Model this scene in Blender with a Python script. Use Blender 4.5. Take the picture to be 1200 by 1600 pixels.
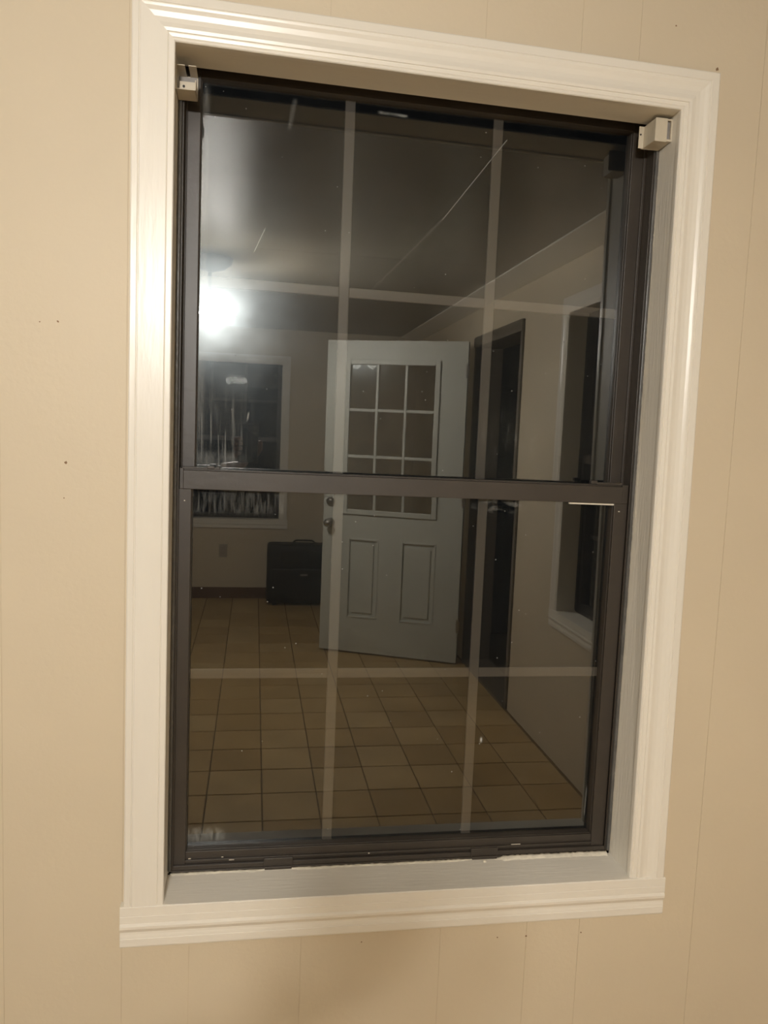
import bpy, bmesh, math, random
from mathutils import Vector, Matrix, Euler
random.seed(7)
for o in list(bpy.data.objects): bpy.data.objects.remove(o)
C = bpy.context.scene.collection
SILL = 0.614                       # height of the near window's sill above the floor

# ---------------------------------------------------------------- camera
cam = bpy.data.objects.new('camera', bpy.data.cameras.new('camera')); C.objects.link(cam)
cam.matrix_world = Matrix(((0.98631051, -0.0240647, -0.16313327, 0.14525841),
                           (-0.15981234, 0.10431566, -0.98162022, -1.41148536),
                           (0.04063975, 0.99425305, 0.0990418, 0.87645235 + SILL),
                           (0, 0, 0, 1)))
cam.data.sensor_fit = 'VERTICAL'; cam.data.sensor_height = 36.0; cam.data.sensor_width = 27.0
cam.data.lens = 1235.9 / 1600 * 36; cam.data.clip_start = 0.002
bpy.context.scene.camera = cam
# ---------------------------------------------------------------- night outside
w = bpy.data.worlds.new('night'); bpy.context.scene.world = w; w.use_nodes = True
w.node_tree.nodes['Background'].inputs[0].default_value = (0.30, 0.38, 0.5, 1)
w.node_tree.nodes['Background'].inputs[1].default_value = 0.004
vs = bpy.context.scene.view_settings
vs.view_transform = 'Standard'; vs.look = 'None'; vs.gamma = 1; vs.use_curve_mapping = False
vs.exposure = 0.0
BULB = 610.0                        # emission of the three globes of the ceiling light
BULB_COL = (1.0, 0.965, 0.91)

# ---------------------------------------------------------------- materials
def new_mat(name):
    m = bpy.data.materials.new(name); m.use_nodes = True
    return m, m.node_tree.nodes, m.node_tree.links, m.node_tree.nodes['Principled BSDF']
def paint(name, col, rough=0.5, vary=0.05, scale=3.0, bump=0.0, bscale=60.0, stretch=(1, 1, 1), metal=0.0, coat=0.0, col2=None, spec=0.5):
    m, N, L, P = new_mat(name)
    tc = N.new('ShaderNodeTexCoord'); mp = N.new('ShaderNodeMapping'); mp.inputs['Scale'].default_value = stretch
    L.new(tc.outputs['Object'], mp.inputs['Vector'])
    n = N.new('ShaderNodeTexNoise'); n.inputs['Scale'].default_value = scale; n.inputs['Detail'].default_value = 5
    L.new(mp.outputs[0], n.inputs['Vector'])
    r = N.new('ShaderNodeValToRGB')
    a = [max(0, c * (1 - vary)) for c in col]; b = col2 or [min(1, c * (1 + vary)) for c in col]
    r.color_ramp.elements[0].position = 0.3; r.color_ramp.elements[1].position = 0.7
    r.color_ramp.elements[0].color = (*a, 1); r.color_ramp.elements[1].color = (*b, 1)
    L.new(n.outputs['Fac'], r.inputs[0]); L.new(r.outputs[0], P.inputs['Base Color'])
    P.inputs['Roughness'].default_value = rough; P.inputs['Metallic'].default_value = metal
    P.inputs['Coat Weight'].default_value = coat; P.inputs['Specular IOR Level'].default_value = spec
    if bump:
        n2 = N.new('ShaderNodeTexNoise'); n2.inputs['Scale'].default_value = bscale; n2.inputs['Detail'].default_value = 4
        L.new(mp.outputs[0], n2.inputs['Vector'])
        bp = N.new('ShaderNodeBump'); bp.inputs['Strength'].default_value = bump; bp.inputs['Distance'].default_value = 0.002
        L.new(n2.outputs['Fac'], bp.inputs['Height']); L.new(bp.outputs[0], P.inputs['Normal'])
    return m
M = {}
M['wall'] = paint('wall_paint', (0.68, 0.58, 0.43), 0.55, 0.035, 2.2, 0.25, 90)
M['wall_gap'] = paint('wall_groove_paint', (0.62, 0.52, 0.37), 0.7, 0.05)
M['ceiling'] = paint('ceiling_gloss_paint', (0.36, 0.325, 0.26), 0.25, 0.05, 2.0, 0.9, 26, (.6, 5, 1), spec=0.6)
M['trim'] = paint('trim_gloss_paint', (0.84, 0.79, 0.70), 0.30, 0.03, 6.0, 0.35, 55, (1.5, 1, .25))
M['trim_h'] = paint('trim_gloss_paint_lengthwise', (0.84, 0.79, 0.70), 0.30, 0.03, 6.0, 0.35, 55, (.25, 1, 1.5))
M['jamb'] = paint('jamb_paint', (0.82, 0.77, 0.68), 0.45, 0.04, 5.0, 0.5, 60, (3, 3, .3))
M['stool'] = paint('sill_paint', (0.84, 0.79, 0.70), 0.7, 0.04, 5.0, 0.3, 60, (.3, 3, 3), spec=0.2)
M['bronze'] = paint('bronze_aluminium', (0.050, 0.040, 0.031), 0.42, 0.12, 9.0, 0.15, 80, (1, 1, 1))
M['nail'] = paint('nail_hole_stain', (.25, .15, .08), .8)
M['track'] = paint('track_vinyl', (0.11, 0.105, 0.098), 0.3, 0.2, 30, 0.3, 70)
M['muntin'] = paint('muntin_bar', (0.10, 0.087, 0.074), 0.5, 0.06, 5.0)
M['caulk'] = paint('old_caulk', (0.74, 0.68, 0.56), 0.6, 0.15, 40, 0.8, 120)
M['bracket'] = paint('bracket_ivory', (0.62, 0.55, 0.43), 0.4, 0.08, 30)
M['bracket_in'] = paint('bracket_metal_back', (0.30, 0.28, 0.26), 0.4, 0.15, 60)
M['hole'] = paint('screw_black', (0.02, 0.018, 0.016), 0.6)
M['door'] = paint('door_paint', (0.61, 0.61, 0.54), 0.45, 0.03, 3.0, 0.15, 40)
M['metal'] = paint('satin_nickel', (0.45, 0.43, 0.40), 0.3, 0.05, metal=1.0)
M['frame_wood'] = paint('door_frame_paint', (0.14, 0.115, 0.085), 0.5, 0.1)
M['tile'] = paint('floor_tile', (0.50, 0.34, 0.15), 0.42, 0.12, 4.0, 0.1, 30)
M['tile_b'] = paint('floor_tile_darker', (0.45, 0.30, 0.13), 0.42, 0.12, 4.0, 0.1, 30)
M['tile_c'] = paint('floor_tile_lighter', (0.54, 0.38, 0.18), 0.42, 0.12, 4.0, 0.1, 30)
M['grout'] = paint('floor_grout', (0.19, 0.13, 0.07), 0.8, 0.2, 20)
M['base'] = paint('baseboard_brown', (0.14, 0.075, 0.045), 0.5, 0.15)
M['case'] = paint('suitcase_black', (0.014, 0.014, 0.013), 0.5, 0.2, 20, 0.3, 200)
M['case_edge'] = paint('suitcase_piping', (0.02, 0.02, 0.018), 0.3)
M['fan_body'] = paint('fan_bronze', (0.09, 0.08, 0.07), 0.4, 0.1, metal=0.3)
M['concrete'] = paint('porch_concrete', (0.10, 0.075, 0.055), 0.9, 0.2, 8, 0.5)
M['plate'] = paint('outlet_plastic', (0.45, 0.40, 0.32), 0.4)
M['black_cloth'] = paint('black_cotton', (0.012, 0.012, 0.013), 0.95, 0.3, 60, 0.5, 300)
M['jeans'] = paint('dark_denim', (0.02, 0.025, 0.04), 0.9, 0.3, 80, 0.5, 400)
M['skin'] = paint('skin', (0.26, 0.15, 0.10), 0.5, 0.08, 12)
M['hair'] = paint('dark_hair', (0.015, 0.011, 0.009), 0.6, 0.4, 60, 0.8, 300)
M['eye'] = paint('eye_white', (0.7, 0.68, 0.64), 0.2)
M['phone'] = paint('phone_black', (0.02, 0.02, 0.022), 0.2, coat=0.5)
M['phone_edge'] = paint('phone_steel_edge', (0.7, 0.7, 0.7), 0.25, metal=1.0)
M['shoe'] = paint('shoe_rubber', (0.03, 0.03, 0.03), 0.7)
def emitter():
    m, N, L, P = new_mat('lit_bulb_glass')
    P.inputs['Base Color'].default_value = (0.9, 0.88, 0.82, 1)
    P.inputs['Emission Color'].default_value = (*BULB_COL, 1); P.inputs['Emission Strength'].default_value = BULB
    return m
M['bulb'] = emitter()

def math_node(N, L, op, a, b=None, c=None, clamp=False):
    n = N.new('ShaderNodeMath'); n.operation = op; n.use_clamp = clamp
    for i, v in enumerate((a, b, c)):
        if v is None: continue
        if isinstance(v, (int, float)): n.inputs[i].default_value = v
        else: L.new(v, n.inputs[i])
    return n.outputs[0]
def glass(name, dirt, tint=0.80, f0=0.115):
    """insulated window glass: clear transmission, sharp reflection and a film of dirt.
    dirt(N, L, x, z, vec) returns a 0..1 socket of grime"""
    m, N, L, P = new_mat(name); N.remove(P)
    out = N['Material Output']
    tc = N.new('ShaderNodeTexCoord'); sp = N.new('ShaderNodeSeparateXYZ'); L.new(tc.outputs['Object'], sp.inputs[0])
    geo = N.new('ShaderNodeNewGeometry')
    dot = N.new('ShaderNodeVectorMath'); dot.operation = 'DOT_PRODUCT'
    L.new(geo.outputs['Incoming'], dot.inputs[0]); L.new(geo.outputs['Normal'], dot.inputs[1])
    c = math_node(N, L, 'ABSOLUTE', dot.outputs['Value'])
    s = math_node(N, L, 'POWER', math_node(N, L, 'SUBTRACT', 1.0, c, clamp=True), 5.0)
    fr = math_node(N, L, 'MULTIPLY_ADD', s, 1 - f0, f0)
    fr = math_node(N, L, 'MULTIPLY', fr, math_node(N, L, 'SUBTRACT', 1.0, geo.outputs['Backfacing']))
    tr = N.new('ShaderNodeBsdfTransparent'); tr.inputs[0].default_value = (tint ** .5, tint ** .5, tint ** .5 * .99, 1)
    gl = N.new('ShaderNodeBsdfGlossy'); gl.inputs['Roughness'].default_value = 0.0; gl.inputs['Color'].default_value = (1, 1, 0.97, 1)
    gh = N.new('ShaderNodeBsdfGlossy'); gh.inputs['Roughness'].default_value = 0.18; gh.inputs['Color'].default_value = (0.86, 0.96, 1.0, 1)
    df = N.new('ShaderNodeBsdfDiffuse'); df.inputs[0].default_value = (0.75, 0.76, 0.72, 1)
    d, haze = dirt(N, L, sp.outputs['X'], sp.outputs['Z'], tc.outputs['Object'])
    m1 = N.new('ShaderNodeMixShader'); L.new(fr, m1.inputs[0]); L.new(tr.outputs[0], m1.inputs[1]); L.new(gl.outputs[0], m1.inputs[2])
    m2 = N.new('ShaderNodeMixShader'); L.new(haze, m2.inputs[0]); L.new(m1.outputs[0], m2.inputs[1]); L.new(gh.outputs[0], m2.inputs[2])
    m3 = N.new('ShaderNodeMixShader'); L.new(d, m3.inputs[0]); L.new(m2.outputs[0], m3.inputs[1]); L.new(df.outputs[0], m3.inputs[2])
    L.new(m3.outputs[0], out.inputs[0])
    return m
def band(N, L, v, lo, hi, soft):
    n = N.new('ShaderNodeMapRange'); n.interpolation_type = 'SMOOTHSTEP'
    L.new(v, n.inputs['Value']); n.inputs['From Min'].default_value = lo - soft; n.inputs['From Max'].default_value = lo + soft
    n2 = N.new('ShaderNodeMapRange'); n2.interpolation_type = 'SMOOTHSTEP'
    L.new(v, n2.inputs['Value']); n2.inputs['From Min'].default_value = hi - soft; n2.inputs['From Max'].default_value = hi + soft
    n2.inputs['To Min'].default_value = 1; n2.inputs['To Max'].default_value = 0
    return math_node(N, L, 'MULTIPLY', n.outputs[0], n2.outputs[0])
def streak(N, L, vec, sx, sz, lo, hi, off=0.0):
    mp = N.new('ShaderNodeMapping'); mp.inputs['Scale'].default_value = (sx, 1, sz); mp.inputs['Location'].default_value = (off, 0, off)
    L.new(vec, mp.inputs['Vector'])
    n = N.new('ShaderNodeTexNoise'); n.inputs['Scale'].default_value = 1.0; n.inputs['Detail'].default_value = 6; n.inputs['Roughness'].default_value = .65
    L.new(mp.outputs[0], n.inputs['Vector'])
    r = N.new('ShaderNodeMapRange'); L.new(n.outputs['Fac'], r.inputs['Value'])
    r.inputs['From Min'].default_value = lo; r.inputs['From Max'].default_value = hi
    return r.outputs[0]
def region(N, L, x, z, x0, x1, z0, z1, sx, sz):
    return math_node(N, L, 'MULTIPLY', band(N, L, x, x0, x1, sx), band(N, L, z, z0, z1, sz))
def line(N, L, x, z, p, q, wd):
    """1 along the segment p-q in the pane's own plane: a scratch in the glass"""
    (x0, z0), (x1, z1) = p, q; ln = math.hypot(x1 - x0, z1 - z0); ux, uz = (x1 - x0) / ln, (z1 - z0) / ln
    dx = math_node(N, L, 'SUBTRACT', x, x0); dz = math_node(N, L, 'SUBTRACT', z, z0)
    a = math_node(N, L, 'ADD', math_node(N, L, 'MULTIPLY', dx, ux), math_node(N, L, 'MULTIPLY', dz, uz))
    b = math_node(N, L, 'ABSOLUTE', math_node(N, L, 'SUBTRACT', math_node(N, L, 'MULTIPLY', dx, uz), math_node(N, L, 'MULTIPLY', dz, ux)))
    return math_node(N, L, 'MULTIPLY', band(N, L, a, 0, ln, 0.004), math_node(N, L, 'SUBTRACT', 1.0, math_node(N, L, 'DIVIDE', b, wd), clamp=True))
def add_all(N, L, lst):
    s = lst[0]
    for t in lst[1:]: s = math_node(N, L, 'ADD', s, t)
    return math_node(N, L, 'MINIMUM', s, 0.85)
def mul(N, L, *a):
    s = a[0]
    for t in a[1:]: s = math_node(N, L, 'MULTIPLY', s, t)
    return s
def specks(N, L, vec, scale, size, off):
    mp = N.new('ShaderNodeMapping'); mp.inputs['Location'].default_value = (off, 0, off * 1.7); L.new(vec, mp.inputs['Vector'])
    v = N.new('ShaderNodeTexVoronoi'); v.inputs['Scale'].default_value = scale; L.new(mp.outputs[0], v.inputs['Vector'])
    return math_node(N, L, 'LESS_THAN', v.outputs['Distance'], size)
DIRT0 = 0.0015; HAZE0 = 0.009
def dirt_upper(N, L, x, z, v):       # x 0..0.91 across, z 0.80..1.48 (window coordinates)
    t = [mul(N, L, streak(N, L, v, 8, 3, .35, .8), 0.004), 
         math_node(N, L, 'ADD', DIRT0, 0.0),
         mul(N, L, region(N, L, x, z, .03, .046, .78, 1.5, .006, .02), streak(N, L, v, 150, 9, .35, .65), 0.10),
         mul(N, L, region(N, L, x, z, .03, .135, .79, .93, .015, .035), streak(N, L, v, 130, 7, .52, .68, 3), 0.09),
         mul(N, L, region(N, L, x, z, .03, .12, .79, .825, .02, .01), streak(N, L, v, 60, 30, .35, .6, 1), 0.07),
         mul(N, L, region(N, L, x, z, .60, .75, .82, .92, .03, .03), streak(N, L, v, 130, 20, .54, .7, 5), 0.06),
         mul(N, L, line(N, L, x, z, (.622, 1.462), (.50, 1.30), .0010), 0.24),
         mul(N, L, line(N, L, x, z, (.50, 1.30), (.36, 1.15), .0030), 0.03),
         mul(N, L, line(N, L, x, z, (.205, 1.495), (.195, 1.44), .006), 0.05),
         mul(N, L, line(N, L, x, z, (.365, 1.488), (.42, 1.486), .0035), streak(N, L, v, 60, 60, .4, .6, 9), 0.22),
         mul(N, L, line(N, L, x, z, (.155, 1.255), (.135, 1.21), .0011), 0.35),
         mul(N, L, line(N, L, x, z, (.132, .905), (.130, .892), .0022), 0.3),
         mul(N, L, line(N, L, x, z, (.060, .90), (.062, .845), .0014), 0.12),
         mul(N, L, line(N, L, x, z, (.088, .87), (.090, .80), .0016), 0.12),
         mul(N, L, line(N, L, x, z, (.075, .86), (.077, .80), .0014), 0.12),
         mul(N, L, line(N, L, x, z, (.043, .90), (.044, .81), .0014), 0.12),
         mul(N, L, specks(N, L, v, 26, .028, 0), 0.30)]
    hz = [math_node(N, L, 'ADD', HAZE0, 0.0), mul(N, L, streak(N, L, v, 3, 4, .42, .62, 2), 0.010)]
    return add_all(N, L, t), add_all(N, L, hz)
def dirt_lower(N, L, x, z, v):
    t = [mul(N, L, streak(N, L, v, 8, 3, .35, .8), 0.004),
         math_node(N, L, 'ADD', DIRT0, 0.0),
         mul(N, L, region(N, L, x, z, .03, .205, .712, .76, .006, .006), streak(N, L, v, 160, 22, .45, .68), 0.07),
         mul(N, L, region(N, L, x, z, .59, .70, .725, .76, .02, .01), streak(N, L, v, 30, 80, .5, .62), 0.08),
         mul(N, L, region(N, L, x, z, .035, .10, .052, .078, .012, .006), streak(N, L, v, 140, 40, .38, .62), 0.16),
         mul(N, L, line(N, L, x, z, (.6265, .243), (.6268, .252), .0035), 0.5),
         mul(N, L, line(N, L, x, z, (.868, .135), (.867, .075), .0012), 0.2),
         mul(N, L, specks(N, L, v, 22, .028, 4), 0.35)]
    hz = [math_node(N, L, 'ADD', HAZE0, 0.0)]
    return add_all(N, L, t), add_all(N, L, hz)
def dirt_plain(N, L, x, z, v):
    return add_all(N, L, [mul(N, L, streak(N, L, v, 8, 3, .35, .8), 0.008)]), math_node(N, L, 'ADD', 0.004, 0.0)
M['glass_up'] = glass('upper_pane_glass', dirt_upper)
M['glass_low'] = glass('lower_pane_glass', dirt_lower)
M['glass_plain'] = glass('pane_glass', dirt_plain, f0=0.08)

# ---------------------------------------------------------------- mesh helpers
def mesh_obj(name, bm, mat, parent=None, smooth=False, bevel=0.0, seg=2):
    me = bpy.data.meshes.new(name); bmesh.ops.recalc_face_normals(bm, faces=bm.faces); bm.to_mesh(me); bm.free()
    mats = mat if isinstance(mat, (list, tuple)) else [mat]
    for m in mats: me.materials.append(m)
    if smooth:
        for p in me.polygons: p.use_smooth = True
    o = bpy.data.objects.new(name, me); C.objects.link(o)
    if parent: o.parent = parent
    if bevel:
        b = o.modifiers.new('bevel', 'BEVEL'); b.width = bevel; b.segments = seg; b.limit_method = 'ANGLE'; b.angle_limit = math.radians(40)
    return o
def bx(bm, x0, x1, y0, y1, z0, z1, f=None):
    vs_ = [(x, y, z) for x in (x0, x1) for y in (y0, y1) for z in (z0, z1)]
    if f: vs_ = [f(*v) for v in vs_]
    v = [bm.verts.new(p) for p in vs_]
    for q in ((0, 1, 3, 2), (4, 6, 7, 5), (0, 4, 5, 1), (2, 3, 7, 6), (0, 2, 6, 4), (1, 5, 7, 3)):
        bm.faces.new([v[i] for i in q])
def box(name, dims, mat, parent=None, f=None, bevel=0.0):
    bm = bmesh.new(); bx(bm, *dims, f); return mesh_obj(name, bm, mat, parent, bevel=bevel)
def boxes(name, lst, mat, parent=None, f=None, bevel=0.0):
    bm = bmesh.new()
    for d in lst: bx(bm, *d, f)
    return mesh_obj(name, bm, mat, parent, bevel=bevel)
def lathe(bm, prof, seg=24, mtx=Matrix()):
    rings = []
    for r, z in prof:
        rings.append([bm.verts.new(mtx @ Vector((r * math.cos(2 * math.pi * i / seg), r * math.sin(2 * math.pi * i / seg), z))) for i in range(seg)])
    for a, b in zip(rings, rings[1:]):
        for i in range(seg):
            bm.faces.new((a[i], a[(i + 1) % seg], b[(i + 1) % seg], b[i]))
    for r in (rings[0], rings[-1]): bm.faces.new(r)
def empty(name, loc, rz=0.0):
    o = bpy.data.objects.new(name, None); C.objects.link(o); o.location = loc; o.rotation_euler = (0, 0, rz); return o
def tag(o, label=None, cat=None, group=None, kind=None):
    if label: o['label'] = label
    if cat: o['category'] = cat
    if group: o['group'] = group
    if kind: o['kind'] = kind
    return o

# ---------------------------------------------------------------- room shell
XL, XR, R_BACK, CEIL = -2.2, 1.555, 5.28, 2.35
TH = 0.17
def wall_strips(parent, axis, fixed, a0, a1, z0, z1, edges, holes, gap=0.0016, thick=0.006):
    """grooved panelling in front of a wall: one strip per board, cut round the openings"""
    sgn = 1
    for e0, e1 in zip(edges, edges[1:]):
        lo, hi = e0 + gap / 2, e1 - gap / 2
        spans = [(z0, z1)]
        cuts = sorted({lo, hi, *[h for hh in holes for h in hh[:2] if lo < h < hi]})
        for c0, c1 in zip(cuts, cuts[1:]):
            mid = (c0 + c1) / 2
            segs = [(z0, z1)]
            for (h0, h1, hz0, hz1) in holes:
                if h0 <= mid <= h1:
                    segs = [s for s in ((z0, hz0), (hz1, z1)) if s[1] - s[0] > .01]
            for s in segs:
                bm = bmesh.new()
                bx(bm, c0, c1, 0, thick, s[0], s[1])
                o = mesh_obj('wall_panel', bm, M['wall'], parent)
def wall_mesh(name, length, holes, mat, z1=CEIL + .06, z0=-.06, thick=TH):
    """wall in its own frame: x along, y outward (0..thick), with rectangular openings"""
    bm = bmesh.new()
    xs = sorted({0.0, length, *[h for hh in holes for h in hh[:2]]})
    for a, b in zip(xs, xs[1:]):
        mid = (a + b) / 2; segs = [(z0, z1)]
        for h in holes:
            if h[0] < mid < h[1]: segs = [s for s in ((z0, h[2]), (h[3], z1)) if s[1] - s[0] > .001]
        for s in segs: bx(bm, a, b, 0, thick, s[0], s[1])
    return mesh_obj(name, bm, mat)
WW, WH = 0.916, 1.5055
HO = 0.03
# front wall (window wall): face of panelling at y=0.018
hole1 = (-HO - XL, WW + HO - XL, SILL - .03, SILL + WH + .04)
wf = wall_mesh('wall_front', XR - XL, [hole1], M['wall_gap']); wf.location = (XL, 0.0190, 0)
tag(wf, 'cream painted grooved panelling around the window', 'wall', kind='structure')
edges = [0, .24, .45, .60, .82, 1.02, 1.22, 1.42, 1.62, 1.80, 1.92, -.075 - XL, .046 - XL, .2556 - XL, .53 - XL, .708 - XL, .82 - XL, 1.07 - XL, 1.28 - XL, XR - XL]
edges = sorted(edges)
e2 = empty('t', (0, 0, 0)); bpy.data.objects.remove(e2)
def strips(parent, edges, holes):
    for e0, e1 in zip(edges, edges[1:]):
        g = 0.0005; lo, hi = e0 + g, e1 - g
        cuts = sorted({lo, hi, *[h for hh in holes for h in hh[:2] if lo < h < hi]})
        bm = bmesh.new(); pieces = []
        for c0, c1 in zip(cuts, cuts[1:]):
            mid = (c0 + c1) / 2; segs = [(0, CEIL)]
            for h in holes:
                if h[0] <= mid <= h[1]: segs = [s for s in ((0, h[2]), (h[3], CEIL)) if s[1] - s[0] > .01]
            pieces += [(c0, c1, s) for s in segs]
        for c0, c1, s in pieces:
            bx(bm, c0, c1, -.0010, 0.0, s[0], s[1])
        mesh_obj('wall_panel', bm, M['wall'], parent)
strips(wf, edges, [hole1])
for px_, pz_, pr_ in ((-.174, .804, .0028), (-.187, 1.0415, .0018), (-.216, 1.039, .0012), (.888, 1.640, .0016), (-.177, .743, .0011), (.708, -.119, .0018), (.825, -.119, .0015), (.648, -.118, .0013), (.373, -.109, .0013), (.976, 1.574, .0032)):
    bm = bmesh.new(); n = 9; k = [random.uniform(.7, 1.3) for _ in range(n)]
    ra = [bm.verts.new((px_ - XL + pr_ * k[i] * math.cos(6.2832 * i / n), -.0014, SILL + pz_ + pr_ * k[i] * math.sin(6.2832 * i / n))) for i in range(n)]
    rb = [bm.verts.new((px_ - XL + pr_ * k[i] * math.cos(6.2832 * i / n), -.0009, SILL + pz_ + pr_ * k[i] * math.sin(6.2832 * i / n))) for i in range(n)]
    bm.faces.new(ra); bm.faces.new(rb[::-1])
    for i in range(n): bm.faces.new((ra[i], ra[(i + 1) % n], rb[(i + 1) % n], rb[i]))
    mesh_obj('nail_hole', bm, M['nail'], wf)
# right wall: own x runs from the window wall to the back (world -y)
W2 = dict(r0=0.87, w=0.912, z=0.70, h=1.37)
W3 = dict(x0=0.367, w=0.912, z=0.70, h=1.345)
DR0, DR1, DH = 2.42, 3.36, 2.10
hole2 = (W2['r0'] - HO, W2['r0'] + W2['w'] + HO, W2['z'] - .03, W2['z'] + W2['h'] + .04)
holed = (DR0, DR1, -0.06, DH)
wr = wall_mesh('wall_right', R_BACK + .3, [hole2, holed], M['wall']); wr.location = (XR, 0.02, 0); wr.rotation_euler = (0, 0, -math.pi / 2)
hole2 = hole2; 
# shift so own x equals distance r from y=0.02
tag(wr, 'cream wall with a window and an open doorway', 'wall', kind='structure')
wb = wall_mesh('wall_back', XR - XL, [(XR - W3['x0'] - HO, XR - W3['x0'] + W3['w'] + HO, W3['z'] - .03, W3['z'] + W3['h'] + .04)], M['wall'])
wb.location = (XR, -R_BACK, 0); wb.rotation_euler = (0, 0, math.pi)
tag(wb, 'cream wall at the far end with a dark window', 'wall', kind='structure')
wl = wall_mesh('wall_left', R_BACK + .3, [], M['door']); wl.location = (XL, -R_BACK - .15, 0); wl.rotation_euler = (0, 0, math.pi / 2)
tag(wl, 'plain white wall out of view on the left', 'wall', kind='structure')
# ceiling with wide glossy painted sheets
ce = box('ceiling', (XL - .15, XR + .15, -R_BACK - .15, .17, CEIL + .004, CEIL + .12), M['wall_gap'])
tag(ce, 'glossy painted ceiling of wide sheets with seams', 'ceiling', kind='structure')
ys = [0.018, -2.21, -3.43, -4.65, -R_BACK]
for a, b in zip(ys, ys[1:]):
    for c, d in ((XL, -.95), (-.95, XR)):
        if (c, d) == (XL, -.95) or True:
            box('ceiling_panel', (c + .0015, d - .0015, b + .003, a - .003, CEIL - .006, CEIL + .005), M['ceiling'], ce)
# floor of square tiles
fl = box('floor', (XL - .15, XR + .15, -R_BACK - .15, .17, -.08, -.0035), M['grout'])
tag(fl, 'brown ceramic tile floor with dark grout', 'floor', kind='structure')
TX, TY = 0.222, 0.231
tx0 = 0.063 + 0.1453; ty0 = -2.17
cells = []
i0 = math.floor((XL - tx0) / TX); i1 = math.ceil((XR - tx0) / TX)
j0 = math.floor((-R_BACK - ty0) / TY); j1 = math.ceil((0.02 - ty0) / TY)
for i in range(i0, i1):
    for j in range(j0, j1):
        x0, x1 = max(XL, tx0 + i * TX), min(XR, tx0 + (i + 1) * TX); y0, y1 = max(-R_BACK, ty0 + j * TY), min(.02, ty0 + (j + 1) * TY)
        if x1 - x0 < .02 or y1 - y0 < .02: continue
        vis = (x1 > -.75 and y1 < -1.0)
        cells.append((0 if vis else 1, x0, x1, y0, y1))
cells.sort()
tm = [M['tile'], M['tile_b'], M['tile_c']]
g = .0028
def tile_bm(bm, x0, x1, y0, y1):
    h = random.uniform(-.0004, .0006)
    b = [bm.verts.new(p) for p in ((x0 + g, y0 + g, -.004), (x1 - g, y0 + g, -.004), (x1 - g, y1 - g, -.004), (x0 + g, y1 - g, -.004))]
    k = g + .0015
    t = [bm.verts.new(p) for p in ((x0 + k, y0 + k, h), (x1 - k, y0 + k, h), (x1 - k, y1 - k, h), (x0 + k, y1 - k, h))]
    bm.faces.new(t)
    for q in range(4): bm.faces.new((b[q], b[(q + 1) % 4], t[(q + 1) % 4], t[q]))
for c in cells[:290]:
    bm = bmesh.new(); tile_bm(bm, *c[1:]); mesh_obj('tile', bm, random.choice(tm), fl)
bm = bmesh.new()
for c in cells[290:]: tile_bm(bm, *c[1:])
tag(mesh_obj('tiles', bm, M['tile'], fl), kind='stuff')
# crown and base trim
bm = bmesh.new(); prof = [(XR - .152, CEIL - .006), (XR - .152, CEIL - .010), (XR - .148, CEIL - .013), (XR - .02, CEIL - .040), (XR, CEIL - .042), (XR, CEIL - .006)]
ra = [bm.verts.new((x, .018, z)) for x, z in prof]; rb = [bm.verts.new((x, -R_BACK, z)) for x, z in prof]
bm.faces.new(ra); bm.faces.new(rb[::-1])
for i in range(len(prof)): bm.faces.new((ra[i], rb[i], rb[(i + 1) % len(prof)], ra[(i + 1) % len(prof)]))
cr = mesh_obj('trim_1', bm, M['trim']); tag(cr, 'white sloped crown board under the ceiling along the doorway wall', 'trim', kind='structure')
bb = boxes('baseboard_back', [(XL, XR, -R_BACK, -R_BACK + .014, 0, .085), (XL, XR, -R_BACK, -R_BACK + .008, .085, .095)], M['base']); tag(bb, 'low dark brown baseboard on the far wall', 'baseboard', kind='structure')
# porch slab outside the doorway
tag(boxes('porch_step', [(XR + TH - .04, XR + 1.2, -4.2, -1.9, -.16, -.04), (XR + 1.2, XR + 1.5, -4.2, -1.9, -.30, -.20)], M['concrete'], bevel=.01), 'dark concrete step outside the open doorway', 'step', kind='structure')

# ---------------------------------------------------------------- windows
PROF = [(0, 0), (0, .0105), (.0015, .0125), (.005, .0125), (.0062, .0110), (.0074, .0125), (.012, .0135), (.0128, .0120), (.0142, .0120), (.0150, .0140), (.020, .0150),
        (.028, .0128), (.036, .0125), (.044, .0145), (.050, .0172), (.0535, .0180), (.0545, .0165), (.0555, .0165), (.0565, .0180), (.070, .0180), (.072, .0165), (.072, 0)]
PROF_L = [(0, 0), (0, .0150), (.0015, .0165), (.010, .0168), (.0112, .0155), (.0124, .0168), (.035, .0172), (.0555, .0175), (.0567, .0158), (.0579, .0158), (.0590, .0175), (.068, .0178), (.070, .0165), (.070, 0)]
PROF_A = [(0, 0), (.0, .0165), (.0015, .0180), (.018, .0180), (.0187, .0172), (.0194, .0180), (.032, .0180), (.033, .0168), (.034, .0180), (.038, .0195), (.043, .0190), (.047, .0165), (.051, .0145), (.055, .0145),
          (.058, .0150), (.0625, .0155), (.0635, .0143), (.0645, .0155), (.078, .0150), (.081, .0135), (.082, 0)]
YW = 0.018
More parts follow.
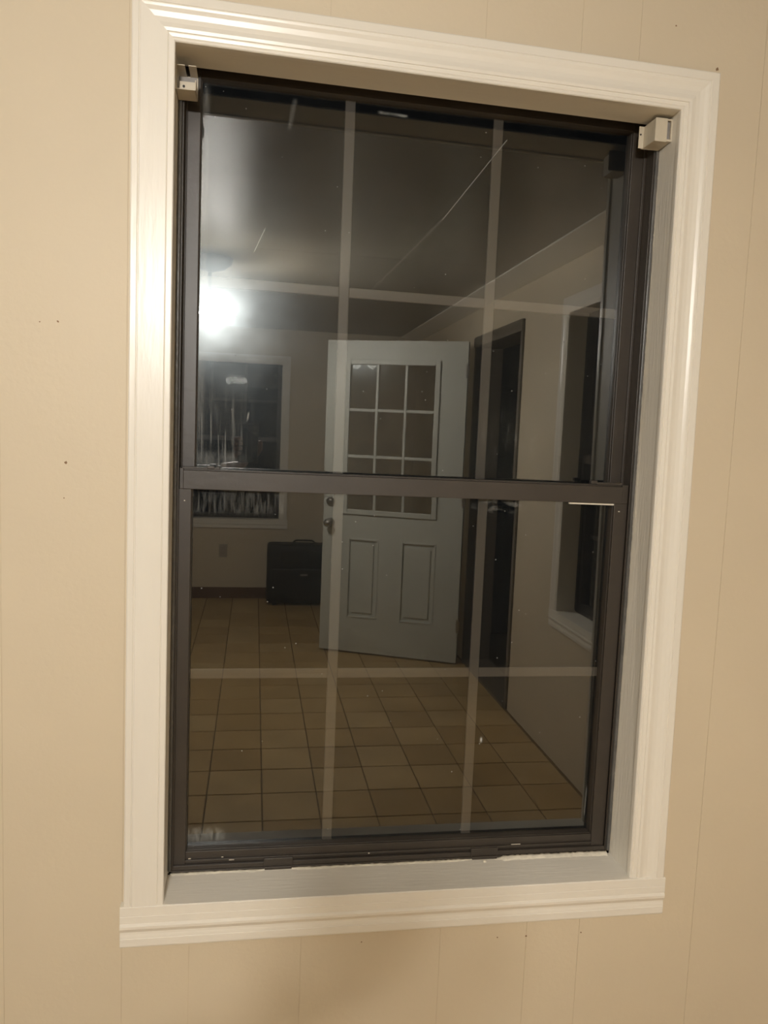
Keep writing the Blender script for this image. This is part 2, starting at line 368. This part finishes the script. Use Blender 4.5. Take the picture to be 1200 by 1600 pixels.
def window(name, W, H, loc, rz, label, main=False):
    root = empty(name, loc, rz); tag(root, label, 'window', kind='structure')
    def wp(x, y, z):
        if not main: return (x, y, z)
        k = max(0.0, 1 - max(y, 0) / .1)
        s = (x / W) * (z / H)
        return (x - .0125 * s * k - .004 * (x / W) * (1 - k), y, z - (.0155 * k + .0125 * (1 - k)) * s)
    def sub(bm, a, b, n=1): pass
    def board(prof, ends, axis, nm, mat):
        bm = bmesh.new(); A = []; B = []
        for u, t in prof:
            pa, pb = ends(u)
            A.append(bm.verts.new(wp(pa[0], YW - t, pa[1]))); B.append(bm.verts.new(wp(pb[0], YW - t, pb[1])))
        for i in range(len(prof) - 1): bm.faces.new((A[i], A[i + 1], B[i + 1], B[i]))
        bm.faces.new(A); bm.faces.new(list(reversed(B))); bm.faces.new((A[0], B[0], B[-1], A[-1]))
        return mesh_obj(nm, bm, mat, root)
    board(PROF_L, lambda u: ((-u, 0.0), (-u, H + u)), 'z', 'casing', M['trim'])
    board(PROF, lambda u: ((-u, H + u), (W + u, H + u)), 'x', 'casing', M['trim_h'])
    board(PROF, lambda u: ((W + u, 0.0), (W + u, H + u)), 'z', 'casing', M['trim'])
    board(PROF_A, lambda u: ((-.0765, -u), (W + .0755, -u)), 'x', 'apron', M['trim_h'])
    # jamb liners
    yb = .150
    box('jamb_board', (-.026, -.003, YW - .008, yb, -.02, H + .003), M['jamb'], root, wp)
    box('jamb_board', (W + .003, W + .026, YW - .008, yb, -.02, H + .003), M['jamb'], root, wp)
    box('head_board', (-.026, W + .026, YW - .008, .1015, H + .003, H + .024), M['stool'], root, wp)
    box('stool', (-.003, W + .003, YW - .0165, yb, -.022, 0.0005), M['stool'], root, wp)
    D = .101
    # aluminium frame: head, jamb channels, sill lip
    boxes('window_frame', [(-.003, .0045, D, TH, 0, H), (W - .0045, W + .003, D, TH, 0, H),          # jamb channels
        (.0045, .0075, D, D + .004, .012, H), (W - .0075, W - .0045, D, D + .004, .012, H),
        (.0045, .010, D + .036, D + .040, 0, H + .03), (W - .010, W - .0045, D + .036, D + .040, 0, H + .03), (-.003, .0045, D, TH, H, H + .03), (W - .0045, W + .003, D, TH, H, H + .03),
        (-.003, W + .003, D + .002, TH, H + .029, H + .036), (-.003, W + .003, D + .0008, D + .006, H + .0045, H + .029),
        (-.003, W + .003, D, D + .010, 0, .0065), (-.003, W + .003, D + .010, TH, 0, .004), (.0045, W - .0045, D + .002, D + .005, .0065, .016)], M['bronze'], root, wp, bevel=.0007)
    box('outer_sill', (-.029, W + .029, .1505, .215, -.0295, -.004), M['bronze'], root, wp)
    # rounded balance covers in the side tracks
    for xa, xb in ((-.0025, .0035), (W - .0045, W + .0015)):
        bm = bmesh.new(); n = 6; r_ = (xb - xa) / 2; pts = [(xb, H - .012), (xa, H - .012)] + [((xa + xb) / 2 - r_ * math.cos(math.pi * i / n), .012 - r_ * math.sin(math.pi * i / n)) for i in range(n + 1)]
        a = [bm.verts.new(wp(x, D - .006, z)) for x, z in pts]; b = [bm.verts.new(wp(x, D + .003, z)) for x, z in pts]
        bm.faces.new(a); bm.faces.new(list(reversed(b)))
        for i in range(len(pts)): bm.faces.new((a[i], a[(i + 1) % len(pts)], b[(i + 1) % len(pts)], b[i]))
        mesh_obj('balance_cover', bm, M['track'], root, bevel=.001)
    mid = .776 * H / 1.5055 if not main else .776
    # lower sash (room side)
    yl0, yl1 = D + .007, D + .034
    lo = boxes('lower_sash', [(.0055, .030, yl0, yl1, .016, mid - .018), (W - .036, W - .0075, yl0, yl1, .016, mid - .018),
        (.030, W - .036, yl0 + .002, yl1, .016, .041), (.030, W - .036, yl0 - .003, yl0 + .002, .022, .026), (.0055, W - .0075, yl0 - .002, yl1, .010, .016),
        (.015, W - .021, yl0 - .003, yl1, mid - .018, mid + .017), (.015, W - .021, yl0 + .004, yl1 + .004, mid + .017, mid + .020),
        (.008, .015, yl0, yl1, mid - .018, mid + .021), (W - .021, W - .0075, yl0, yl1, mid - .018, mid + .021),
        (.030, .0315, yl0 + .006, yl1, .041, mid - .018), (W - .0375, W - .036, yl0 + .006, yl1, .041, mid - .018), (.0315, W - .0375, yl0 + .006, yl1, .041, .0425)], M['bronze'], root, wp, bevel=.0008)
    def muntins(parent, y, z0, z1, zh, xs):
        for x in xs: box('muntin', (x - .0100, x + .0100, y, y + .006, z0, z1), M['muntin'], parent, wp, bevel=.0015)
        cuts = [.026] + [v for x in xs for v in (x - .0100, x + .0100)] + [W - .032]
        for a, b in zip(cuts[0::2], cuts[1::2]):
            box('muntin', (a, b, y + .0006, y + .0054, zh - .0098, zh + .0098), M['muntin'], parent, wp, bevel=.0015)
    xs = (.3115 * W / .916, .607 * W / .916)
    yg = .130
    box('pane', (.028, W - .034, yg - .0015, yg + .0015, .039, mid - .016), M['glass_low' if main else 'glass_plain'], lo, wp)
    muntins(lo, yg + .0022, .039, mid - .016, .3935 * H / 1.5055, xs)
    # tilt latches on the bottom rail and the meeting rail's finger tabs
    for xa in (.1835, .612):
        boxes('latch', [(xa, xa + .058, yl0 - .007, yl0 + .004, .0045, .0245), (xa + .002, xa + .056, yl0 - .011, yl0 - .004, .002, .0085)], M['bronze'], lo, wp, bevel=.0012)
    boxes('latch', [(.012, .082, yl0 + .003, yl0 + .016, mid + .0195, mid + .0235), (.058, .072, yl0 + .001, yl0 + .014, mid + .021, mid + .026)], M['bronze'], lo, wp, bevel=.001)
    boxes('latch', [(W - .075, W - .020, yl0 + .003, yl0 + .016, mid + .0195, mid + .0245), (W - .089, W - .075, yl0 + .002, yl0 + .012, mid + .021, mid + .028)], M['bronze'], lo, wp, bevel=.001)
    # upper sash (outer track)
    yu0, yu1 = D + .041, D + .068
    up = boxes('upper_sash', [(.0045, .033, yu0, yu1, mid - .02, H + .029), (W - .0335, W - .0045, yu0, yu1, mid - .02, H + .029),
        (.033, W - .0335, yu0, yu1, H + .004, H + .029), (.033, W - .0335, yu0, yu1, mid - .02, mid + .014),
        (.033, .0345, yu0 + .006, yu1, mid, H + .004), (W - .035, W - .0335, yu0 + .006, yu1, mid, H + .004)], M['bronze'], root, wp, bevel=.0008)
    yg = .160
    box('pane', (.031, W - .031, yg - .0015, yg + .0015, mid + .010, H + .010), M['glass_up' if main else 'glass_plain'], up, wp)
    muntins(up, yg + .0022, mid + .010, H + .004, 1.1505 * H / 1.5055, xs)
    if main:
        # ragged old caulk along the sill and up the jambs
        bm = bmesh.new(); n = 170; prev = None
        for i in range(n + 1):
            x = .002 + (W - .006) * i / n
            s = .5 + .5 * math.sin(i * .21) * math.sin(i * .057 + 1)
            wd = .0035 + .003 * s + random.uniform(-.0012, .0012)
            if .17 < x < .25 or .60 < x < .665: wd *= .45
            if x > .68: wd += .0035
            h = .0018 + random.uniform(0, .0014) + (.003 if x > .68 else 0)
            q = [bm.verts.new(wp(x, D - wd, .0002)), bm.verts.new(wp(x, D - wd * .5, h)), bm.verts.new(wp(x, D + .001, h + .001)), bm.verts.new(wp(x, D + .001, .0002))]
            if prev:
                for k in range(3): bm.faces.new((prev[k], prev[k + 1], q[k + 1], q[k]))
            prev = q
        mesh_obj('caulk_bead', bm, M['caulk'], root, smooth=True)
        for side, base in ((0, .0), (1, W)):
            bm = bmesh.new(); prev = None; n = 260; on = True
            for i in range(n + 1):
                z = .004 + 1.42 * i / n
                if random.random() < .09: on = not on
                wd = (random.uniform(.0008, .0020) if on else .0004)
                if side == 0: q = [bm.verts.new(wp(-.0029, D - wd * 2, z)), bm.verts.new(wp(-.0028 + wd, D - .0004, z))]
                else: q = [bm.verts.new(wp(base + .0029, D - wd * 1.5, z)), bm.verts.new(wp(base + .0028 - wd, D - .0066, z)), ]
                if prev: bm.faces.new((prev[0], prev[1], q[1], q[0]))
                prev = q
            o = mesh_obj('caulk_bead', bm, M['caulk'], root); s_ = o.modifiers.new('t', 'SOLIDIFY'); s_.thickness = .0004
        # chipped paint flecks
        bm = bmesh.new()
        for (x, z, wd, ht) in ((.036, .0285, .005, .0009), (.115, .0225, .010, .0012), (.10, .029, .004, .001), (.395, .0225, .003, .002), (.70, .0275, .020, .0008), (.017, .735, .002, .002), (.888, .741, .003, .002)):
            bx(bm, x, x + wd, yl0 - .0036, yl0 - .0016, z, z + ht, wp)
        bx(bm, .636, .642, D - .012, D - .008, .0, .004, wp); bx(bm, .13, .136, .068, .070, -.0002, .0006, wp)
        tag(mesh_obj('paint_flecks', bm, M['caulk'], root), kind='stuff')
        bm = bmesh.new()
        bx(bm, W - .135, W - .0385, yl0 - .0032, yl0 + .003, mid - .0215, mid - .0185, wp)
        mesh_obj('paint_streak', bm, M['caulk'], lo)
    return root
win1 = window('window_1', WW, WH, (0, 0, SILL), 0, 'large white cased window with dark bronze sashes, nearest in view', True)
win2 = window('window_2', W2['w'], W2['h'], (XR - YW, .02 - W2['r0'], W2['z']), -math.pi / 2, 'dark window on the right wall beside the doorway, seen in the glass')
win3 = window('window_3', W3['w'], W3['h'], (W3['x0'], -R_BACK + YW, W3['z']), math.pi, 'dark window in the far wall, seen reflected on the left')

# ---------------------------------------------------------------- blind brackets
def bracket(side):
    z0, z1, w_, ya, yb = 1.447, 1.4875, .034, .046, .094
    x0 = -.003 if side == 0 else WW - .0125 + .003 - w_ + .003
    root = empty('blind_bracket', (x0 + w_ / 2, (ya + yb) / 2, SILL + z0))
    tag(root, ['small open ivory metal blind bracket in the top left window corner', 'small closed ivory blind bracket with side slot in the top right window corner'][side], 'bracket', 'blind brackets in the upper corners of the window')
    hx = w_ / 2; hy = (yb - ya) / 2; h = z1 - z0; t = .0016
    if side == 0:
        boxes('bracket_shell', [(-hx, -hx + t, -hy, hy, 0, h), (-hx, hx, -hy, hy, 0, t), (hx - t, hx, -hy, hy, 0, h * .42), (-hx, -.002, -hy, hy, h - t, h), (.004, hx, -hy, hy, h - t, h), (-hx, hx, hy - t, hy, 0, h)], M['bracket'], root, bevel=.0005)
        box('back_plate', (-hx + t, hx - t, hy - t - .0012, hy - t - .0002, t, h - t), M['bracket_in'], root)
        box('screw_plate', (-hx + .006, hx - t - .0002, -hy + .010, -hy + .012, t, h * .42), M['bracket'], root)
        bm = bmesh.new(); lathe(bm, [(.0022, 0), (.0022, .0012)], 14, Matrix.Translation((-.004, -hy + .0102, h * .22)) @ Matrix.Rotation(math.pi / 2, 4, 'X')); mesh_obj('screw_hole', bm, M['hole'], root)
    else:
        boxes('bracket_shell', [(hx - t, hx, -hy, hy, 0, h), (-hx, hx, -hy, hy, 0, t), (-hx, hx, -hy, hy, h - t, h), (-hx - .004, hx, hy - t, hy, -.0005, h), (-hx - .010, -hx, hy - .0035, hy - t, 0, h)], M['bracket'], root, bevel=.0005)
        box('front_cover', (-hx, hx - .010, -hy - .0014, -hy, -.0012, h + .001), M['bracket'], root, bevel=.0005)
        box('side_cover', (-hx, -hx + t, -hy, hy - t, t, h - t), M['bracket'], root)
        boxes('front_frame', [(hx - .003, hx, -hy - .0014, -hy, 0, h), (hx - .010, hx - .003, -hy - .0014, -hy, 0, .004), (hx - .010, hx - .003, -hy - .0014, -hy, h - .003, h)], M['bracket'], root)
        box('slot_back', (hx - .011, hx - t, -hy + .006, -hy + .008, t, h - t), M['bracket_in'], root)
        bm = bmesh.new(); lathe(bm, [(.0016, 0), (.0016, .0012)], 12, Matrix.Translation((-hx - .007, hy - .0036, h * .62)) @ Matrix.Rotation(math.pi / 2, 4, 'X')); mesh_obj('screw_hole', bm, M['hole'], root)
bracket(0); bracket(1)

# ---------------------------------------------------------------- doorway and open door
fr = boxes('trim_2', [(XR - .012, XR + TH, -DR0 + .02 - .035, -DR0 + .02, 0, DH), (XR - .012, XR + TH, -DR1 + .02, -DR1 + .02 + .035, 0, DH), (XR - .020, XR + TH, -DR1 + .02, -DR0 + .02, DH - .035, DH + .030)], M['frame_wood'], bevel=.003)
tag(fr, 'brown painted frame around the open doorway', 'trim', kind='structure')
tag(box('trim_3', (XR - .02, XR + TH, -DR1 + .055, -DR0 - .015, 0, .018), M['frame_wood']), 'low threshold of the open doorway', 'trim', kind='structure')
hinge = Vector((1.475, -3.235)); tip = Vector((.600, -3.625)); DW = .945; DZ = 2.08
ang = math.atan2(tip.y - hinge.y, tip.x - hinge.x)
# own frame: x from hinge to knob edge, y=0 is the visible face (towards the window), body goes to +y (away)
door = empty('door_1', (hinge.x, hinge.y, .012), ang); tag(door, 'white nine-lite door standing open, seen reflected in the window', 'door', kind='structure')
T = .044
L0, L1, LZ0, LZ1 = .195, .790, .955, 1.935      # glazed opening
P1, P2 = (.165, .400), (.550, .765); PZ = (.235, .775)
def door_core():
    bm = bmesh.new(); t1 = T
    def b(x0, x1, z0, z1, y0=0, y1=T): bx(bm, x0, x1, y0, y1, z0, z1)
    b(0, P1[0], 0, DZ); b(L1, DW, 0, DZ); b(P1[0], L0, LZ0, LZ1); b(P1[0], L1, LZ1, DZ); b(P1[0], L1, PZ[1], LZ0)
    b(P1[0], L1, 0, PZ[0]); b(P1[1], P2[0], PZ[0], PZ[1]); b(P2[1], L1, PZ[0], PZ[1])
    for a in (P1, P2): b(a[0], a[1], PZ[0], PZ[1], .010, T - .010)
    return mesh_obj('door_leaf', bm, M['door'], door)
# the leaf's visible side is the one facing the window wall: +y world; own +y axis points away when rotated by ang
nrm = Vector((-math.sin(ang), math.cos(ang)))     # own +y in the world
flip = -1 if nrm.y > 0 else 1                      # body must extend away from the window wall
leaf = door_core()
if flip < 0:
    leaf.location = (0, -T, 0)
def fy(a):                                         # distance a in front of the visible face, in own y
    return a if flip < 0 else -a
def fbox(name, x0, x1, a0, a1, z0, z1, mat, bevel=.002, parent=door):
    y = sorted((fy(a0), fy(a1))); return box(name, (x0, x1, y[0], y[1], z0, z1), mat, parent, bevel=bevel)
def fboxes(name, lst, mat, bevel=.002, parent=door):
    L_ = []
    for x0, x1, a0, a1, z0, z1 in lst:
        y = sorted((fy(a0), fy(a1))); L_.append((x0, x1, y[0], y[1], z0, z1))
    return boxes(name, L_, mat, parent, bevel=bevel)
e = .022
fboxes('lite_frame', [(L0 - e, L0 + .012, -.002, .012, LZ0 - e, LZ1 + e), (L1 - .012, L1 + e, -.002, .012, LZ0 - e, LZ1 + e), (L0 + .012, L1 - .012, -.002, .012, LZ1 - .012, LZ1 + e), (L0 + .012, L1 - .012, -.002, .012, LZ0 - e, LZ0 + .012)], M['door'], .004)
vx = [L0 + .012, .398, .592, L1 - .012]; vz = [LZ0 + .012, 1.318, 1.625, LZ1 - .012]
for x in vx[1:3]: fbox('muntin', x - .009, x + .009, -.002, .009, vz[0], vz[3], M['door'], .003)
for z in vz[1:3]:
    for a, b in zip(vx, vx[1:]): fbox('muntin', a + (.009 if a != vx[0] else 0), b - (.009 if b != vx[3] else 0), -.002, .0085, z - .010, z + .010, M['door'], .003)
for a, b in zip(vx, vx[1:]):
    for c, d in zip(vz, vz[1:]): fbox('pane', a + .001, b - .001, -.014, -.011, c + .001, d - .001, M['glass_plain'], 0)
for a in (P1, P2):
    k = .014
    fboxes('panel_moulding', [(a[0], a[0] + k, -.010, .004, PZ[0], PZ[1]), (a[1] - k, a[1], -.010, .004, PZ[0], PZ[1]), (a[0] + k, a[1] - k, -.010, .004, PZ[0], PZ[0] + k), (a[0] + k, a[1] - k, -.010, .004, PZ[1] - k, PZ[1])], M['door'], .004)
    fbox('raised_panel', a[0] + .035, a[1] - .035, -.010, -.001, PZ[0] + .035, PZ[1] - .035, M['door'], .006)
def fl_lathe(name, x, z, prof, mat):
    bm = bmesh.new(); s = 1 if flip < 0 else -1
    lathe(bm, prof, 20, Matrix.Translation((x, 0, z)) @ Matrix.Rotation(-s * math.pi / 2, 4, 'X'))
    return mesh_obj(name, bm, mat, door, smooth=True)
tag(fl_lathe('door_knob', .895, .868, [(.032, 0), (.032, .004), (.014, .008), (.012, .035), (.024, .045), (.028, .058), (.020, .070), (.004, .073)], M['metal']), 'round satin metal knob')
tag(fl_lathe('deadbolt', .895, 1.010, [(.030, 0), (.030, .008), (.022, .012), (.018, .020), (.006, .021)], M['metal']), 'round metal deadbolt above the knob')
for z in (.20, 1.02, 1.85): fboxes('hinge', [(-.002, .012, -.030, .001, z, z + .09), (-.010, -.001, -.010, -.001, z, z + .09)], M['metal'], .001)

# ---------------------------------------------------------------- black suitcase by the far wall
sc = empty('suitcase', (.58, -5.06, 0)); tag(sc, 'black upright suitcase with top handle standing on the tiles below the far wall', 'suitcase')
SW, SD, SH = .62, .21, .525
box('body', (-SW / 2, SW / 2, -SD / 2, SD / 2, .02, SH), M['case'], sc, bevel=.035).modifiers[0].segments = 4
boxes('front_pocket', [(-SW / 2 + .05, SW / 2 - .05, SD / 2 - .004, SD / 2 + .022, .06, SH * .62)], M['case'], sc, bevel=.012)
for x in (-.19, .03): box('top_panel', (x, x + .15, SD / 2 - .003, SD / 2 + .008, SH * .70, SH - .045), M['case_edge'], sc, bevel=.006)
bm = bmesh.new(); n = 14
pts = [(-.09, SH - .005), (-.088, SH + .012), (-.07, SH + .026), (.07, SH + .026), (.088, SH + .012), (.09, SH - .005)]
for (xa, za), (xb, zb) in zip(pts, pts[1:]): 
    lo_, hi_ = (xa, za), (xb, zb); d = Vector((xb - xa, 0, zb - za)); nn = Vector((-d.z, 0, d.x)).normalized() * .007
    q = [Vector((xa, 0, za)), Vector((xb, 0, zb))]
    v8 = [bm.verts.new(p + s1 * nn + Vector((0, s2 * .012, 0))) for p in q for s1 in (-1, 1) for s2 in (-1, 1)]
    for f_ in ((0, 1, 3, 2), (4, 6, 7, 5), (0, 4, 5, 1), (2, 3, 7, 6), (0, 2, 6, 4), (1, 5, 7, 3)): bm.faces.new([v8[i] for i in f_])
mesh_obj('handle', bm, M['case_edge'], sc)
box('badge', (-.03, .03, SD / 2 + .021, SD / 2 + .024, .265, .280), M['metal'], sc, bevel=.001)
for x in (-.24, .24): box('foot', (x - .02, x + .02, -.07, .07, 0, .024), M['case_edge'], sc, bevel=.005)

ol = empty('wall_outlet', (-.105, -R_BACK + .0, .36)); tag(ol, 'small outlet plate low on the far wall under its window', 'outlet')
box('cover_plate', (-.036, .036, 0, .006, 0, .115), M['plate'], ol, bevel=.002)
for z in (.032, .080): boxes('socket', [(-.012, -.008, .005, .0068, z - .006, z + .006), (.008, .012, .005, .0068, z - .006, z + .006)], M['hole'], ol)

# ---------------------------------------------------------------- ceiling light with three lit globes
FX, FY, FZ = -.100, -2.47, CEIL - .006
lamp = empty('ceiling_light', (FX, FY, FZ)); tag(lamp, 'dark metal hanging ceiling light with three lit frosted globes, its glare in the glass', 'light')
bm = bmesh.new(); lathe(bm, [(.075, 0), (.115, -.010), (.108, -.035), (.075, -.060), (.030, -.072), (.014, -.076)], 28); mesh_obj('canopy', bm, M['fan_body'], lamp, True)
bm = bmesh.new(); lathe(bm, [(.010, -.07), (.010, -.190)], 14); mesh_obj('stem', bm, M['fan_body'], lamp, True)
bm = bmesh.new(); lathe(bm, [(.012, -.180), (.050, -.194), (.118, -.202), (.120, -.208), (.060, -.212), (.030, -.232), (.010, -.242)], 32); mesh_obj('pan', bm, M['fan_body'], lamp, True)
for k in range(3):
    a = math.radians(30 + 120 * k); c = Vector((.100 * math.cos(a), .100 * math.sin(a), -.276))
    bm = bmesh.new(); lathe(bm, [(.016, .044), (.022, .050), (.022, .066)], 16, Matrix.Translation(c)); mesh_obj('socket', bm, M['fan_body'], lamp)
    bm = bmesh.new(); lathe(bm, [(.006, -.046), (.022, -.041), (.036, -.029), (.045, -.010), (.045, .010), (.036, .029), (.020, .044)], 20, Matrix.Translation(c)); mesh_obj('globe', bm, M['bulb'], lamp, True)

# ---------------------------------------------------------------- photographer and phone
CX, CY, CZ = cam.matrix_world.translation
ph = empty('phone', (CX - .0265, CY - .0075, CZ + .015)); tag(ph, 'dark phone held upright taking the picture, its bright top edge in the glass', 'phone')
box('phone_body', (-.0370, .0370, -.0035, .0035, -.150, -.0012), M['phone'], ph, bevel=.002)
boxes('phone_rim', [(-.0385, .0385, -.0034, .0034, -.0012, 0), (-.0385, -.0370, -.0034, .0034, -.150, -.0012), (.0370, .0385, -.0034, .0034, -.150, -.0012), (-.0385, .0385, -.0034, .0034, -.1512, -.150)], M['phone_edge'], ph, bevel=.0004)
bm = bmesh.new()
for x, z in ((.0265, -.015), (.0265, -.036)): lathe(bm, [(.0065, 0), (.0065, .0018), (.004, .0018)], 20, Matrix.Translation((x, .0035, z)) @ Matrix.Rotation(-math.pi / 2, 4, 'X'))
mesh_obj('phone_camera', bm, M['phone_edge'], ph)

def skin(name, verts, edges_, radii, mat, parent, sub=2, root=0):
    me = bpy.data.meshes.new(name); me.from_pydata(verts, edges_, []); me.materials.append(mat)
    o = bpy.data.objects.new(name, me); C.objects.link(o); o.parent = parent
    sk = o.modifiers.new('skin', 'SKIN'); sk.use_smooth_shade = True
    for i, r in enumerate(radii):
        v = me.skin_vertices[0].data[i]; v.radius = r if isinstance(r, tuple) else (r, r); v.use_root = (i == root)
    s_ = o.modifiers.new('sub', 'SUBSURF'); s_.levels = s_.render_levels = sub
    return o
per = empty('person', (-.40, -1.86, 0)); tag(per, 'person in black top and dark trousers holding up a phone with the right arm', 'person')
# joints relative to the person's base; faces +y
J = dict(pel=(0, 0, .95), chest=(0, 0, 1.24), neck=(0, -.01, 1.42), headb=(0, .01, 1.50), hip_r=(.085, 0, .90), knee_r=(.095, .02, .50), ank_r=(.10, -.02, .10), toe_r=(.11, .11, .035),
         hip_l=(-.085, 0, .90), knee_l=(-.095, .02, .50), ank_l=(-.10, -.02, .10), toe_l=(-.11, .11, .035),
         sh_r=(.155, 0, 1.37), el_r=(.225, .16, 1.20), wr_r=(.41, .41, 1.325), sh_l=(-.165, 0, 1.37), el_l=(-.22, -.03, 1.10), wr_l=(-.20, .10, .88), spine=(0, 0, 1.08))
K = list(J); I = {k: i for i, k in enumerate(K)}
E_ = [('pel', 'spine'), ('spine', 'chest'), ('chest', 'neck'), ('neck', 'headb'), ('pel', 'hip_r'), ('hip_r', 'knee_r'), ('knee_r', 'ank_r'), ('ank_r', 'toe_r'), ('pel', 'hip_l'), ('hip_l', 'knee_l'), ('knee_l', 'ank_l'), ('ank_l', 'toe_l'),
      ('chest', 'sh_r'), ('sh_r', 'el_r'), ('el_r', 'wr_r'), ('chest', 'sh_l'), ('sh_l', 'el_l'), ('el_l', 'wr_l')]
Rd = dict(pel=(.13, .10), spine=(.12, .09), chest=(.13, .10), neck=.052, headb=.05, hip_r=.085, knee_r=.055, ank_r=.038, toe_r=.035, hip_l=.085, knee_l=.055, ank_l=.038, toe_l=.035, sh_r=.055, el_r=.040, wr_r=.026, sh_l=.055, el_l=.040, wr_l=.026)
skin('body', [J[k] for k in K], [(I[a], I[b]) for a, b in E_], [Rd[k] for k in K], M['skin'], per)
def cloth(name, keys, es, mat, grow):
    ii = {k: i for i, k in enumerate(keys)}
    def rr(k):
        r = Rd[k] if k in Rd else grow; r = r if isinstance(r, tuple) else (r, r); return (r[0] + grow, r[1] + grow)
    return skin(name, [J[k] for k in keys], [(ii[a], ii[b]) for a, b in es], [rr(k) for k in keys], mat, per)
cloth('top', ['spine', 'pel', 'chest', 'neck', 'sh_r', 'el_r', 'wr_r', 'sh_l', 'el_l', 'wr_l'], [('spine', 'pel'), ('spine', 'chest'), ('chest', 'neck'), ('chest', 'sh_r'), ('sh_r', 'el_r'), ('el_r', 'wr_r'), ('chest', 'sh_l'), ('sh_l', 'el_l'), ('el_l', 'wr_l')], M['black_cloth'], .014)
cloth('trousers', ['pel', 'hip_r', 'knee_r', 'ank_r', 'hip_l', 'knee_l', 'ank_l'], [('pel', 'hip_r'), ('hip_r', 'knee_r'), ('knee_r', 'ank_r'), ('pel', 'hip_l'), ('hip_l', 'knee_l'), ('knee_l', 'ank_l')], M['jeans'], .014)
for s in (1, -1):
    o = box('shoe', (s * .105 - .045, s * .105 + .045, -.09, .17, 0, .075), M['shoe'], per, bevel=.028); o.modifiers[0].segments = 4
# head
bm = bmesh.new(); bmesh.ops.create_uvsphere(bm, u_segments=24, v_segments=18, radius=1)
for v in bm.verts:
    x, y, z = v.co
    jaw = 1 - .25 * max(0, -z) ** 1.3
    v.co = Vector((x * .075 * jaw, y * .095 * (1 - .1 * max(0, -z)) + (.012 if z < 0 and y > 0 else 0), z * .115))
    if y > .75 and -.25 < z < .12 and abs(x) < .22: v.co.y += .018 * (1 - abs(x) / .22) * (1 if z < 0 else .5)
    if y > .5 and .05 < z < .35 and .2 < abs(x) < .6: v.co.y -= .006
hd = mesh_obj('head', bm, M['skin'], per, True); hd.location = (0, .02, 1.585); hd.rotation_euler = (0, 0, math.radians(-14))
for s in (1, -1):
    bm = bmesh.new(); bmesh.ops.create_uvsphere(bm, u_segments=12, v_segments=8, radius=.012); o = mesh_obj('eye', bm, M['eye'], hd, True); o.location = (s * .030, .076, .012)
    bm = bmesh.new(); bmesh.ops.create_uvsphere(bm, u_segments=10, v_segments=8, radius=1); bmesh.ops.scale(bm, vec=(.010, .018, .030), verts=bm.verts); o = mesh_obj('ear', bm, M['skin'], hd, True); o.location = (s * .076, -.005, 0)
bm = bmesh.new(); bmesh.ops.create_uvsphere(bm, u_segments=12, v_segments=8, radius=1); bmesh.ops.scale(bm, vec=(.024, .006, .007), verts=bm.verts); o = mesh_obj('mouth', bm, paint('lips', (.35, .13, .10), .5), hd, True); o.location = (0, .090, -.056)
bm = bmesh.new(); bmesh.ops.create_uvsphere(bm, u_segments=24, v_segments=16, radius=1)
bmesh.ops.delete(bm, geom=[v for v in bm.verts if v.co.z < -.35 or (v.co.y > .35 and v.co.z < .52)], context='VERTS')
bmesh.ops.scale(bm, vec=(.086, .106, .126), verts=bm.verts); o = mesh_obj('hair', bm, M['hair'], hd, True); o.location = (0, -.006, .004); s_ = o.modifiers.new('t', 'SOLIDIFY'); s_.thickness = .012
# right hand closed round the lower half of the phone
wr = Vector(J['wr_r']); base = Vector((per.location.x, per.location.y, 0))
pc = Vector(ph.location) - base; pz = pc.z
palm = Vector((pc.x - .004, pc.y - .022, pz - .128))
hv = [tuple(wr), tuple(palm + Vector((-.004, -.008, -.030))), tuple(palm)]
skin('hand', hv, [(0, 1), (1, 2)], [.024, (.030, .016), (.036, .014)], M['skin'], per)
for i, (dz, ln) in enumerate(((-.062, 1.0), (-.082, 1.05), (-.101, .98), (-.119, .82))):       # four fingers along the left edge, tips on the back
    x0 = pc.x - .048; z_ = pz + dz
    p = [(x0 + .026, pc.y - .024, z_ - .020), (x0 + .002, pc.y - .014, z_ - .006), (x0 - .001, pc.y + .008, z_ + .001), (x0 + .016 * ln, pc.y + .0125, z_ + .004), (x0 + .030 * ln, pc.y + .0125, z_ + .005)]
    skin('finger', p, [(0, 1), (1, 2), (2, 3), (3, 4)], [.010, .0095, .0090, .0082, .0070], M['skin'], per)
p = [(pc.x + .022, pc.y - .026, pz - .130), (pc.x + .044, pc.y - .016, pz - .105), (pc.x + .049, pc.y - .002, pz - .082), (pc.x + .046, pc.y + .004, pz - .062)]
skin('thumb', p, [(0, 1), (1, 2), (2, 3)], [.013, .0115, .0100, .0085], M['skin'], per)
# relaxed left hand
wl_ = Vector(J['wr_l'])
skin('hand', [tuple(wl_), tuple(wl_ + Vector((.01, .03, -.04))), tuple(wl_ + Vector((.015, .045, -.075)))], [(0, 1), (1, 2)], [.022, (.028, .014), (.034, .012)], M['skin'], per)
for i in range(4):
    b_ = wl_ + Vector((.015, .022 + .017 * i, -.088)); l_ = (.075, .085, .080, .062)[i]
    skin('finger', [tuple(b_ + Vector((0, 0, .02))), tuple(b_ + Vector((.004, .004, -l_ * .45))), tuple(b_ + Vector((.016, .006, -l_ * .8))), tuple(b_ + Vector((.028, .006, -l_)))], [(0, 1), (1, 2), (2, 3)], [.010, .009, .0085, .007], M['skin'], per)
b_ = wl_ + Vector((.02, .05, -.04)); skin('thumb', [tuple(b_), tuple(b_ + Vector((.02, .03, -.03))), tuple(b_ + Vector((.028, .038, -.06)))], [(0, 1), (1, 2)], [.013, .011, .009], M['skin'], per)
